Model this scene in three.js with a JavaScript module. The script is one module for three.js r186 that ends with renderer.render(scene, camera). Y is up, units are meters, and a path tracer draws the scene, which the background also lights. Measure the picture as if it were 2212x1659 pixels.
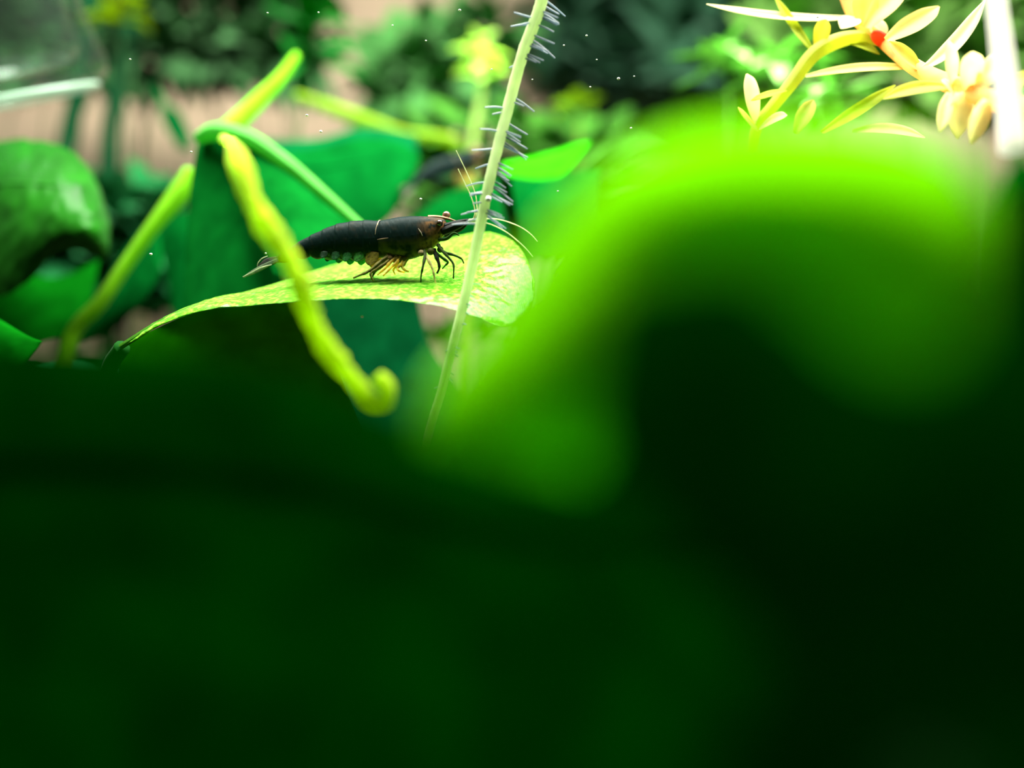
import * as THREE from 'three';
import { mergeGeometries } from 'three/addons/utils/BufferGeometryUtils.js';
import { ImprovedNoise } from 'three/addons/math/ImprovedNoise.js';
import { RoundedBoxGeometry } from 'three/addons/geometries/RoundedBoxGeometry.js';
import { RectAreaLightUniformsLib } from 'three/addons/lights/RectAreaLightUniformsLib.js';

// ------------------------------------------------------------------ camera, light, exposure
const W = 2212, H = 1659, FOV = 40;
const scene = new THREE.Scene();
scene.background = new THREE.Color(0x000000);            // the room round the tank is dark
const camera = new THREE.PerspectiveCamera(FOV, W / H, 0.002, 5);
const EYE = new THREE.Vector3(0, 0.13, 0.11);
camera.position.copy(EYE);
camera.lookAt(0, 0.13, -1);
camera.focus = 0.1035;
camera.userData.fStop = 9.5;
scene.add(camera);
const renderer = new THREE.WebGLRenderer({ antialias: true });
renderer.toneMapping = THREE.LinearToneMapping;
renderer.toneMappingExposure = 1.0;
renderer.shadowMap.enabled = true;
RectAreaLightUniformsLib.init();
const LAMP = { x: 0.015, y: 0.305, z: -0.008, w: 0.26, d: 0.1, power: 46 };
const lampLight = new THREE.RectAreaLight(new THREE.Color(1.0, 0.98, 0.9), LAMP.power, LAMP.w, LAMP.d);
lampLight.position.set(LAMP.x, LAMP.y - 0.002, LAMP.z);
lampLight.rotation.x = -Math.PI / 2;
scene.add(lampLight);

// ------------------------------------------------------------------ helpers
const V3 = THREE.Vector3;
const FPX = (H / 2) / Math.tan(THREE.MathUtils.degToRad(FOV / 2));
const P = (x, y, mm) => { const d = mm / 1000; return new V3(EYE.x + (x - W / 2) / FPX * d, EYE.y - (y - H / 2) / FPX * d, EYE.z - d); };
const PX = (px, mm) => px / FPX * mm / 1000;             // a length of px picture elements at that distance
let seed = 7;
const rnd = () => { seed = (seed + 0x6D2B79F5) | 0; let t = Math.imul(seed ^ (seed >>> 15), 1 | seed); t = (t + Math.imul(t ^ (t >>> 7), 61 | t)) ^ t; return ((t ^ (t >>> 14)) >>> 0) / 4294967296; };
const rr = (a, b) => a + (b - a) * rnd();
const noise = new ImprovedNoise();
const fbm = (x, y, z) => noise.noise(x, y, z) + 0.5 * noise.noise(2.1 * x + 7, 2.1 * y, 2.1 * z) + 0.25 * noise.noise(4.3 * x, 4.3 * y + 3, 4.3 * z);
const used = {};
const numbered = (n) => { const k = used[n] = (used[n] ?? -1) + 1; return k ? `${n}_${String(k).padStart(3, '0')}` : n; };
function tag(o, label, category, group, kind) {
  if (label) o.userData.label = label;
  if (category) o.userData.category = category;
  if (group) o.userData.group = group;
  if (kind) o.userData.kind = kind;
  return o;
}
function thing(name, at, label, category, group) {
  const g = new THREE.Group(); g.name = numbered(name); g.position.copy(at); scene.add(g);
  return tag(g, label, category, group);
}
function part(name, geo, mat, parent, label) {           // geometry in world coordinates; made local to the thing
  const m = new THREE.Mesh(geo, mat); m.name = numbered(name); m.castShadow = m.receiveShadow = true;
  let root = parent; const off = new V3();
  while (root && root !== scene) { off.add(root.position); root = root.parent; }
  geo.translate(-off.x, -off.y, -off.z);
  parent.add(m);
  if (label) m.userData.label = label;
  return m;
}
const cr = (a, b, c, d, t) => 0.5 * (2 * b + (c - a) * t + (2 * a - 5 * b + 4 * c - d) * t * t + (3 * b - a - 3 * c + d) * t * t * t);
function crV(list, f) {                                   // Catmull-Rom through points (V3), f in 0..1
  const n = list.length - 1, s = Math.min(f * n, n - 1e-6), i = Math.floor(s), t = s - i, g = (k) => list[Math.max(0, Math.min(n, k))];
  const a = i ? g(i - 1) : g(0).clone().multiplyScalar(2).sub(g(1)), d = i + 2 <= n ? g(i + 2) : g(n).clone().multiplyScalar(2).sub(g(n - 1)), b = g(i), c = g(i + 1);
  return new V3(cr(a.x, b.x, c.x, d.x, t), cr(a.y, b.y, c.y, d.y, t), cr(a.z, b.z, c.z, d.z, t));
}
const crN = (list, f) => crV(list.map((v) => new V3(v, 0, 0)), f).x;
function tint(geo, colour, amount = 0.2, scale = 400, also) {   // vertex colours: pigment with mottling
  const p = geo.attributes.position, c = new Float32Array(p.count * 3), v = new V3(), k = new THREE.Color();
  for (let i = 0; i < p.count; i++) {
    v.fromBufferAttribute(p, i);
    const n = 1 + amount * fbm(v.x * scale, v.y * scale, v.z * scale);
    k.setRGB(colour[0] * n, colour[1] * n, colour[2] * n);
    if (also) also(v, k, i);
    c.set([Math.max(k.r, 0), Math.max(k.g, 0), Math.max(k.b, 0)], i * 3);
  }
  geo.setAttribute('color', new THREE.BufferAttribute(c, 3));
  return geo;
}
// A blade through a net of control points rows[i][j]; closed and a little thick, thinner at the rim.
function sheet(rows, nu, nv, thick = 0.0003, ripple = 0) {
  const pos = [], uv = [], idx = [], N = (nu + 1) * (nv + 1), grid = [];
  for (let i = 0; i <= nu; i++) {
    const across = rows[0].map((_, j) => crV(rows.map((r) => r[j]), i / nu));
    for (let j = 0; j <= nv; j++) grid.push(crV(across, j / nv));
  }
  const at = (i, j) => grid[Math.max(0, Math.min(nu, i)) * (nv + 1) + Math.max(0, Math.min(nv, j))];
  const nor = [];
  for (let i = 0; i <= nu; i++) for (let j = 0; j <= nv; j++) {
    const a = at(i + 1, j).clone().sub(at(i - 1, j)), b = at(i, j + 1).clone().sub(at(i, j - 1));
    nor.push(a.cross(b).normalize());
  }
  let su = 0;
  const mid = nv >> 1;
  for (let side = 0; side < 2; side++) {
    su = 0;
    for (let i = 0; i <= nu; i++) {
      if (i) su += at(i, mid).distanceTo(at(i - 1, mid));
      let sv = 0;
      for (let j = 0; j <= nv; j++) {
        if (j) sv += at(i, j).distanceTo(at(i, j - 1));
        const e = Math.max(0, 1 - Math.pow(Math.abs(2 * j / nv - 1), 6)) * Math.max(0.05, 1 - Math.pow(Math.abs(2 * i / nu - 1), 10));
        const p = at(i, j), n = nor[i * (nv + 1) + j];
        const r = ripple ? ripple * fbm(p.x * 900, p.y * 900, p.z * 900) : 0;
        const k = (side ? -0.5 : 0.5) * thick * e + r;
        pos.push(p.x + n.x * k, p.y + n.y * k, p.z + n.z * k);
        uv.push(su, sv);
      }
    }
  }
  for (let i = 0; i < nu; i++) for (let j = 0; j < nv; j++) {
    const a = i * (nv + 1) + j, b = a + 1, c = a + nv + 1, d = c + 1;
    idx.push(a, c, b, b, c, d, N + a, N + b, N + c, N + b, N + d, N + c);
  }
  const rim = [];
  for (let i = 0; i < nu; i++) rim.push([i * (nv + 1), (i + 1) * (nv + 1), 1], [i * (nv + 1) + nv, (i + 1) * (nv + 1) + nv, 0]);
  for (let j = 0; j < nv; j++) rim.push([j, j + 1, 0], [nu * (nv + 1) + j, nu * (nv + 1) + j + 1, 1]);
  for (const [a, b, f] of rim) f ? idx.push(a, N + b, b, a, N + a, N + b) : idx.push(a, b, N + b, a, N + b, N + a);
  const g = new THREE.BufferGeometry();
  g.setAttribute('position', new THREE.Float32BufferAttribute(pos, 3));
  g.setAttribute('uv', new THREE.Float32BufferAttribute(uv, 2));
  g.setIndex(idx); g.computeVertexNormals();
  g.userData = {};
  return g;
}
const midline = (rows, j, lift = 0) => rows.map((r) => r[j].clone().add(new V3(0, lift, 0)));
function tube(points, radii, n = 24, sides = 8, wobble = 0) {
  const pos = [], idx = [], uv = [], c = [];
  const line = points.length > 2 ? new THREE.CatmullRomCurve3(points, false, 'centripetal') : new THREE.LineCurve3(points[0], points[1]);
  for (let i = 0; i <= n; i++) c.push(line.getPoint(i / n));
  let up = new V3(0.3, 0.2, 1).normalize();
  for (let i = 0; i <= n; i++) {
    const t = c[Math.min(i + 1, n)].clone().sub(c[Math.max(i - 1, 0)]).normalize();
    up.addScaledVector(t, -up.dot(t)).normalize();
    const b = t.clone().cross(up), f = i / n;
    let r = typeof radii === 'number' ? radii : Array.isArray(radii) ? crN(radii, f) : radii(f);
    for (let k = 0; k <= sides; k++) {
      const a = k / sides * 2 * Math.PI, w = wobble ? 1 + wobble * noise.noise(i * 0.7, 3 * Math.cos(a), 3 * Math.sin(a)) : 1;
      pos.push(...c[i].clone().addScaledVector(up, Math.cos(a) * r * w).addScaledVector(b, Math.sin(a) * r * w).toArray()); uv.push(k / sides, f);
    }
  }
  for (let i = 0; i < n; i++) for (let k = 0; k < sides; k++) { const a = i * (sides + 1) + k, d = a + sides + 1; idx.push(a, a + 1, d, a + 1, d + 1, d); }
  for (const e of [0, n]) {
    const m = pos.length / 3; pos.push(...c[e].toArray()); uv.push(0.5, e ? 1 : 0);
    for (let k = 0; k < sides; k++) { const a = e * (sides + 1) + k; e ? idx.push(a, a + 1, m) : idx.push(a + 1, a, m); }
  }
  const g = new THREE.BufferGeometry();
  g.setAttribute('position', new THREE.Float32BufferAttribute(pos, 3));
  g.setAttribute('uv', new THREE.Float32BufferAttribute(uv, 2));
  g.setIndex(idx); g.computeVertexNormals();
  return g;
}
const ball = (at, r, w = 14, h = 10) => new THREE.SphereGeometry(r, w, h).translate(at.x, at.y, at.z);

// ------------------------------------------------------------------ materials
const leafMat = (through, coat = 0.1, coatRough = 0.35, spec = 0.1) => new THREE.MeshPhysicalMaterial({ vertexColors: true, color: 0xffffff, roughness: 1, transmission: through, thickness: 0, clearcoat: coat, clearcoatRoughness: coatRough, specularIntensity: spec, side: THREE.DoubleSide });
const M = {
  leaf: leafMat(0.45, 0, 0.5, 0), thick: leafMat(0.34, 0, 0.5, 0), matte: leafMat(0.52, 0, 0.5, 0), thin: leafMat(0.72, 0.25), pale: leafMat(0.8, 0.2), root: leafMat(0.6, 0.1, 0.5), far: leafMat(0.45, 0, 0.5), glossy: leafMat(0.4, 0.25, 0.3), hair: new THREE.MeshPhysicalMaterial({ color: new THREE.Color(0.34, 0.42, 0.46), roughness: 0.5, transmission: 0.88, thickness: 0, specularIntensity: 0.35 }),
  solid: new THREE.MeshPhysicalMaterial({ vertexColors: true, roughness: 0.55, specularIntensity: 0.08 }),
  pane: new THREE.MeshPhysicalMaterial({ color: 0xffffff, roughness: 0, transmission: 1, thickness: 0, ior: 1.13 }),   // glass against water
  glass: new THREE.MeshPhysicalMaterial({ color: 0xffffff, roughness: 0, transmission: 1, thickness: 0, ior: 1.45 }),
};
{ // fine cell relief of the leaf in focus
  const n = 256, d = new Uint8Array(n * n * 4);
  for (let y = 0; y < n; y++) for (let x = 0; x < n; x++) {
    const t = (s) => { const a = x / n * s, b = y / n * s, w = (u, v) => noise.noise(u, v, s * 1.7); const fx = x / n, fy = y / n; return w(a, b) * (1 - fx) * (1 - fy) + w(a - s, b) * fx * (1 - fy) + w(a, b - s) * (1 - fx) * fy + w(a - s, b - s) * fx * fy; };
    const v = 128 + 90 * t(24) + 70 * t(48) + 40 * t(9);
    d.set([v, v, v, 255].map((q) => Math.max(0, Math.min(255, q))), (y * n + x) * 4);
  }
  const tex = new THREE.DataTexture(d, n, n); tex.wrapS = tex.wrapT = THREE.RepeatWrapping; tex.magFilter = THREE.LinearFilter; tex.repeat.set(140, 140); tex.needsUpdate = true;
  M.celled = leafMat(0.35, 0.5, 0.25); M.celled.bumpMap = tex; M.celled.bumpScale = 0.0002;
}
// linear pigments
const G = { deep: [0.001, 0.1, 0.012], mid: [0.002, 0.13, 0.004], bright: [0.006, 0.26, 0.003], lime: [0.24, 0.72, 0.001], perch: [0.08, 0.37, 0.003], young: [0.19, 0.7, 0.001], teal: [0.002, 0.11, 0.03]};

// ------------------------------------------------------------------ the tank
const TANK = { x: 0.22, z0: -0.225, z1: 0.096, h: 0.29 };
function slab(name, w, h, d, x, y, z, mat) { const m = new THREE.Mesh(new THREE.BoxGeometry(w, h, d, 1, 1, 1), mat); m.position.set(x, y, z); m.name = name; m.receiveShadow = true; m.castShadow = true; m.userData.kind = 'structure'; scene.add(m); return m; }
{
  const mk = (n, fn) => { const d = new Uint8Array(n * n * 4); for (let y = 0; y < n; y++) for (let x = 0; x < n; x++) d.set([...fn(x / n, y / n), 255], (y * n + x) * 4); const t = new THREE.DataTexture(d, n, n); t.colorSpace = THREE.SRGBColorSpace; t.magFilter = THREE.LinearFilter; t.wrapS = t.wrapT = THREE.RepeatWrapping; t.needsUpdate = true; return t; };
  const soil = mk(256, (u, v) => { const k = 60 + 40 * noise.noise(u * 60, v * 60, 1); return [k, k * 0.8, k * 0.6]; });
  const wall = mk(256, (u, v) => { const k = 1 + 0.16 * fbm(u * 7, v * 7, 4); return [184 * k, 164 * k, 138 * k].map((q) => Math.min(255, q)); });
  slab('floor', TANK.x * 2 + 0.02, 0.03, TANK.z1 - TANK.z0 + 0.02, 0, -0.015, (TANK.z0 + TANK.z1) / 2, new THREE.MeshStandardMaterial({ map: soil, roughness: 0.95 }));
  slab('wall_back', TANK.x * 2 + 0.02, TANK.h, 0.008, 0, TANK.h / 2, TANK.z0 - 0.004, new THREE.MeshStandardMaterial({ map: wall, roughness: 0.9 }));
  slab('wall_left', 0.005, TANK.h, TANK.z1 - TANK.z0, -TANK.x - 0.0025, TANK.h / 2, (TANK.z0 + TANK.z1) / 2, M.pane);
  slab('wall_right', 0.005, TANK.h, TANK.z1 - TANK.z0, TANK.x + 0.0025, TANK.h / 2, (TANK.z0 + TANK.z1) / 2, M.pane);
  slab('wall_front', TANK.x * 2 + 0.01, TANK.h, 0.004, 0, TANK.h / 2, TANK.z1 + 0.002, M.pane);
}
{ // the lamp over the tank
  const t = thing('aquarium_lamp', new V3(LAMP.x, LAMP.y, LAMP.z), 'slim white aquarium lamp hanging over the open top of the tank', 'lamp');
  const white = new THREE.MeshStandardMaterial({ color: 0xdddddd, roughness: 0.4 });
  part('housing', new RoundedBoxGeometry(LAMP.w + 0.02, 0.012, LAMP.d + 0.02, 3, 0.004).translate(LAMP.x, LAMP.y + 0.007, LAMP.z), white, t);
  part('diffuser', new THREE.BoxGeometry(LAMP.w, 0.002, LAMP.d).translate(LAMP.x, LAMP.y, LAMP.z), new THREE.MeshStandardMaterial({ color: 0xffffff, emissive: 0xfff6dd, emissiveIntensity: 1.5 }), t);
  for (const s of [-1, 1]) part('bracket', new RoundedBoxGeometry(0.008, 0.004, 0.34, 2, 0.0015).translate(LAMP.x + s * 0.1, LAMP.y + 0.015, -0.06), white, t);
  for (const s of [-1, 1]) for (const z of [-0.228, 0.1]) part('foot', new RoundedBoxGeometry(0.008, 0.03, 0.008, 2, 0.0015).translate(LAMP.x + s * 0.1, LAMP.y, z), white, t);
}

// ------------------------------------------------------------------ broad-leaved plants
const PALE = new THREE.Color().setRGB(0.42, 0.78, 0.07);  // pale cell mottling of the perch leaf, with its sparkle painted in
const net = (list) => list.map((r) => r.map(([x, y, d]) => P(x, y, d)));
function leaf(parent, rows, colour, mat, o = {}) {
  const R = net(rows), g = tint(sheet(R, o.nu ?? 48, o.nv ?? 24, o.thick ?? 0.0004, o.ripple ?? 0.00004), colour, o.mottle ?? 0.32, o.scale ?? 330, o.also);
  const m = part('leaf', g, mat, parent, o.label);
  if (o.rib !== undefined) {
    const line = midline(R, o.rib), k = part('midrib', tint(tube(line, (f) => (o.ribR ?? 0.0005) * (1.05 - 0.8 * f), 40, 8), colour.map((c) => c * 1.15), 0.1), mat, parent);
    parent.remove(k); m.add(k);
  }
  return m;
}
function petiole(parent, pts, r, colour, mat = M.root, name = 'petiole', n = 40) { return part(name, tint(tube(pts.map((p) => p.isVector3 ? p : P(...p)), r, n, 10), colour, 0.15, 500), mat, parent); }
const floorAt = (x, y, d) => { const p = P(x, y, d); p.y = 0.002; return p; };

// the leaf that the shrimp stands on, and the leaves of the same plant behind it
const perch = thing('broad_leaf_plant', floorAt(560, 900, 112), 'green broad-leaved water plant in the middle, one bright leaf carrying the black shrimp', 'plant');
leaf(perch, [
  [[258, 749, 104], [259, 749.5, 104], [260, 750, 104], [261, 750.5, 104], [262, 751, 104]],
  [[352, 689, 105.5], [352, 691, 105], [352, 693, 104.5], [351, 696, 104], [350, 699, 103]],
  [[455, 649, 108], [454, 651, 107], [452, 654, 105], [451, 660, 103], [449, 668, 101.5]],
  [[545, 630, 111], [541, 634, 109], [536, 641, 106], [530, 652, 103], [524, 661, 101]],
  [[640, 598, 114], [634, 611, 110], [627, 622, 106], [619, 637, 102], [612, 653, 99]],
  [[735, 568, 117], [730, 587, 112], [724, 605, 107], [718, 628, 102], [712, 646, 98.5]],
  [[835, 547, 118], [830, 570, 113], [825, 596, 107.5], [820, 623, 102], [815, 645, 98.5]],
  [[920, 529, 118], [915, 557, 113], [910, 590, 107.5], [905, 624, 102], [900, 653, 98.5]],
  [[985, 512, 117], [981, 545, 112.5], [976, 585, 107], [970, 627, 102], [964, 664, 98.5]],
  [[1045, 501, 115.5], [1042, 540, 111], [1037, 588, 106.5], [1031, 638, 102], [1024, 682, 99]],
  [[1096, 514, 112.5], [1092, 550, 109], [1086, 600, 105.5], [1077, 655, 102], [1064, 698, 99.5]],
  [[1130, 545, 109], [1128, 575, 107], [1122, 622, 104.5], [1110, 672, 102], [1093, 705, 100]],
  [[1149, 588, 106], [1150, 605, 105], [1148, 632, 103.5], [1140, 662, 102], [1122, 690, 101]],
  [[1153, 622, 103.5], [1153.5, 628, 103.3], [1153, 635, 103], [1151, 642, 102.7], [1148, 650, 102.5]],
], G.perch, M.celled, { nu: 260, nv: 100, thick: 0.0005, ripple: 0.00007, mottle: 0.3, scale: 1700, also: (v, k) => { const q = Math.max(0, Math.min(1, 2.2 * fbm(v.x * 2300, v.y * 2300, v.z * 2300) + 0.15)); k.lerp(PALE, 0.6 * q); }, rib: 2, ribR: 0.00028, label: 'bright lime green leaf under the shrimp' });
leaf(perch, [
  [[250, 752, 106], [262, 830, 107], [285, 960, 108]],
  [[420, 676, 104.5], [430, 760, 106], [450, 980, 108]],
  [[560, 660, 103], [570, 760, 106], [590, 980, 109]],
  [[620, 655, 102], [650, 760, 106], [680, 980, 110]],
  [[662, 650, 101.5], [715, 760, 106], [800, 980, 110]],
], G.perch, M.matte, { nu: 40, nv: 20, label: 'lower fold of the leaf' });
petiole(perch, [[264, 750, 104.4], [235, 805, 107], [250, 1000, 112], floorAt(560, 900, 112)], 0.0008, G.mid);
// folded leaf behind the tail: a shaded left half and a lit right half
leaf(perch, [
  [[428, 300, 140], [412, 400, 138], [400, 560, 135], [392, 760, 131]],
  [[460, 290, 138], [455, 400, 136], [445, 560, 132], [440, 760, 128]],
  [[495, 296, 137], [515, 400, 134], [520, 560, 129], [520, 760, 125]],
  [[520, 300, 137], [570, 420, 135], [610, 570, 131], [640, 760, 127]],
], [0.002, 0.125, 0.013], M.leaf, { nu: 40, nv: 40, thick: 0.0005, label: 'left half of the folded leaf' });
leaf(perch, [
  [[478, 294, 136], [505, 380, 131], [550, 480, 126], [590, 590, 121]],
  [[545, 306, 134], [565, 380, 130], [590, 480, 125], [620, 600, 120]],
  [[622, 358, 132], [630, 410, 128], [640, 490, 124], [660, 600, 120]],
  [[702, 425, 131], [700, 460, 128], [705, 510, 125], [715, 600, 121]],
  [[790, 500, 131], [785, 515, 129], [780, 540, 127], [770, 600, 123]],
], [0.002, 0.125, 0.013], M.leaf, { nu: 50, nv: 30, thick: 0.0005, label: 'right half of the folded leaf' });
part('lit_leaf_edge', tint(tube([[430, 298, 138], [470, 284, 135], [540, 300, 133], [620, 353, 131], [700, 420, 130], [790, 500, 130]].map((p) => P(...p)), [0.0008, 0.0012, 0.0011, 0.0010, 0.0008, 0.0006], 50, 10), [0.12, 0.5, 0.09], 0.15), M.leaf, perch, 'leaf edge with its lit top coloured pale green');  // leaf edge whose lit top is coloured in as a pale strip
petiole(perch, [[470, 300, 140], [520, 255, 146], [560, 215, 150], [606, 168, 154], [640, 120, 158]], [0.0014, 0.0013, 0.0012, 0.0009, 0.0006], G.lime, M.root, 'petiole');
// leaf in the centre behind the shrimp
leaf(perch, [
  [[600, 330, 168], [598, 350, 166], [596, 380, 164], [600, 420, 163]],
  [[680, 318, 168], [690, 365, 164], [700, 420, 160], [690, 470, 158]],
  [[780, 298, 168], [790, 350, 163], [800, 420, 158], [790, 490, 156]],
  [[860, 305, 167], [865, 350, 162], [855, 410, 158], [830, 480, 156]],
  [[908, 335, 165], [900, 365, 162], [885, 400, 160], [865, 440, 158]],
], G.deep, M.leaf, { rib: 1 });
leaf(perch, [
  [[560, 300, 182], [570, 330, 180], [590, 360, 178]], [[680, 300, 180], [690, 325, 178], [700, 345, 176]], [[790, 275, 180], [800, 300, 178], [810, 320, 176]], [[900, 290, 182], [900, 310, 180], [900, 330, 178]],
], G.teal, M.leaf);
// dark leaf under the perch
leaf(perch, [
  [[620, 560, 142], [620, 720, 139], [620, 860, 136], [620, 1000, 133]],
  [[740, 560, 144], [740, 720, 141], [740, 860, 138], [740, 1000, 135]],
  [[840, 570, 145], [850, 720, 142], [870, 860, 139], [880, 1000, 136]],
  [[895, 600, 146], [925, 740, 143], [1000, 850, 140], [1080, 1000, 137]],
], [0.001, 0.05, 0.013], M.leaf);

// plant on the left
const left = thing('broad_leaf_plant', floorAt(60, 900, 142), 'green broad-leaved water plant at the left edge with a curled glossy leaf', 'plant');
leaf(left, [
  [[-80, 330, 150], [-90, 420, 146], [-90, 520, 143], [-80, 620, 141]],
  [[0, 305, 149], [0, 400, 142], [0, 520, 139], [0, 640, 139]],
  [[80, 303, 148], [80, 400, 140], [75, 500, 137], [70, 600, 138]],
  [[150, 325, 147], [150, 410, 139], [145, 490, 136], [120, 545, 138]],
  [[205, 385, 146], [203, 440, 140], [200, 500, 137], [185, 545, 139]],
  [[240, 490, 144], [238, 515, 142], [234, 540, 141], [226, 560, 141]],
], [0.008, 0.13, 0.002], M.glossy, { rib: 1, ripple: 0.00035, mottle: 0.5, scale: 160, label: 'glossy curled upper leaf' });
leaf(left, [
  [[-60, 560, 152], [-50, 640, 150], [-40, 720, 148]], [[30, 580, 152], [40, 660, 149], [60, 745, 147]], [[120, 600, 153], [130, 670, 150], [130, 730, 149]], [[215, 560, 154], [200, 640, 152], [180, 700, 150]],
], G.mid, M.leaf);
leaf(left, [
  [[-80, 640, 118], [-85, 700, 117], [-90, 770, 116]], [[0, 690, 117], [-5, 730, 116], [-10, 790, 115]], [[60, 726, 115], [50, 760, 114], [40, 800, 113]], [[92, 739, 114], [88, 745, 114], [84, 752, 114]],
], G.mid, M.thick);
petiole(left, [[412, 372, 148], [385, 420, 146], [330, 490, 144], [270, 575, 143], [215, 655, 142], [150, 740, 142], floorAt(60, 900, 142)], [0.0011, 0.0014, 0.0010, 0.0009, 0.0010, 0.0011, 0.0012], G.lime.map((c, i) => c * [0.8, 0.75, 1][i]));
leaf(left, [
  [[150, 760, 158], [190, 740, 156], [240, 720, 155]], [[210, 640, 157], [260, 640, 154], [310, 650, 152]], [[270, 540, 157], [310, 560, 154], [345, 590, 152]], [[330, 470, 157], [345, 500, 155], [350, 540, 154]],
], G.deep, M.leaf);
leaf(left, [
  [[330, 170, 215], [345, 200, 214], [352, 230, 213]], [[340, 215, 214], [362, 235, 212], [385, 240, 210]], [[352, 265, 213], [382, 275, 211], [408, 285, 209]], [[385, 320, 211], [400, 325, 210], [415, 330, 209]],
], [0.003, 0.2, 0.04], M.leaf);
leaf(left, [
  [[330, 480, 170], [360, 600, 170], [380, 740, 170]], [[380, 460, 170], [420, 600, 170], [440, 740, 170]], [[430, 450, 172], [480, 600, 172], [500, 740, 172]],
], G.deep, M.leaf);

// plant right of the centre
const rightMid = thing('broad_leaf_plant', floorAt(1180, 800, 150), 'green broad-leaved water plant behind the hairy root, its pointed leaf rising to the right', 'plant');
leaf(rightMid, [
  [[1085, 352, 146], [1085, 362, 144], [1085, 378, 142]], [[1140, 340, 147], [1145, 362, 144], [1150, 388, 141]], [[1200, 325, 148], [1205, 352, 145], [1210, 385, 142]], [[1250, 308, 148], [1250, 330, 146], [1240, 360, 144]], [[1276, 305, 148], [1274, 312, 147], [1270, 322, 146]],
], [0.03, 0.42, 0.004], M.leaf, { rib: 1 });
leaf(rightMid, [
  [[880, 480, 178], [900, 520, 174], [930, 560, 172]], [[960, 420, 176], [980, 480, 170], [1000, 560, 168]], [[1080, 385, 172], [1090, 470, 166], [1100, 560, 164]], [[1180, 375, 170], [1190, 450, 164], [1200, 560, 162]], [[1300, 370, 168], [1300, 440, 164], [1300, 540, 162]],
], G.deep, M.leaf, { rib: 1 });
petiole(rightMid, [[1085, 365, 144], [1110, 500, 146], [1150, 700, 149], floorAt(1180, 800, 150)], 0.0009, G.mid);

// big leaves close to the front glass
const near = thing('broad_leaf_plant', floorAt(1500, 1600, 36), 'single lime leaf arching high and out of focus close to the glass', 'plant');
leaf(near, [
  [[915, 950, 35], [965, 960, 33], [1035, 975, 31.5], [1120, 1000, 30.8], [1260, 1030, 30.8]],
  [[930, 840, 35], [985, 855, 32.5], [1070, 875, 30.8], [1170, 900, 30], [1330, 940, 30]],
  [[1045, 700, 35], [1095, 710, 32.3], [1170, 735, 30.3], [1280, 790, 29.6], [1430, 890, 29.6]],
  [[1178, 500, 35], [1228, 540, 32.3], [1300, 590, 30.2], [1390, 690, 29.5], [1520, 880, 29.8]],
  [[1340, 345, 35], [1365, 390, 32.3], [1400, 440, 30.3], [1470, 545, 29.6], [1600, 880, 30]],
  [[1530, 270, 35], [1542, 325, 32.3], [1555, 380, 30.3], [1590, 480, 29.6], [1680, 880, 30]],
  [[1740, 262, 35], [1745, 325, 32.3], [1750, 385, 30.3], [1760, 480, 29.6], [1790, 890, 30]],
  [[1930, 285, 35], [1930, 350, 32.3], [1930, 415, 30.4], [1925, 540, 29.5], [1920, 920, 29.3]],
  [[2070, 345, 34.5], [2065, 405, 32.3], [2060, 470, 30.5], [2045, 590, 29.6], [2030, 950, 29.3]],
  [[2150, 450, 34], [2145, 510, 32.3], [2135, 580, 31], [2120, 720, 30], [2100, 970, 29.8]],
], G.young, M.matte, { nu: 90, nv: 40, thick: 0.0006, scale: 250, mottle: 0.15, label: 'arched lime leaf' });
petiole(near, [[1760, 900, 31], [1900, 1300, 33], floorAt(1500, 1600, 36)], 0.001, G.mid);
const nearLeft = thing('broad_leaf_plant', floorAt(500, 1800, 50), 'dim broad-leaved water plant whose out of focus leaves fill the lower half', 'plant');
leaf(nearLeft, [
  [[-250, 735, 44.5], [-250, 1000, 45.5], [-250, 1300, 46.5], [-250, 2050, 50]],
  [[0, 742, 44.5], [0, 1000, 45.5], [0, 1300, 46.5], [0, 2050, 50]],
  [[200, 748, 44.5], [200, 1000, 45.3], [200, 1300, 46.5], [200, 2050, 50]],
  [[420, 770, 44.5], [420, 1020, 45], [430, 1300, 46], [440, 2050, 50]],
  [[640, 815, 44.5], [650, 1050, 45], [660, 1320, 46], [680, 2050, 50]],
  [[860, 905, 44.5], [870, 1100, 45], [890, 1350, 46], [900, 2050, 50]],
  [[1060, 930, 44.5], [1100, 1160, 45.3], [1120, 1380, 46.3], [1140, 2050, 50]],
  [[1290, 830, 45], [1330, 1180, 46], [1360, 1420, 47], [1380, 2050, 50]],
  [[1560, 800, 45.5], [1580, 1200, 46.5], [1600, 1480, 47.5], [1600, 2050, 50]],
  [[1760, 900, 46.5], [1770, 1300, 47.5], [1780, 1540, 48], [1780, 2050, 51]],
], G.mid, M.matte, { nu: 60, nv: 30, thick: 0.0006, scale: 200, mottle: 0.3, rib: 1, ribR: 0.0006, label: 'large broad leaf' });
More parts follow.
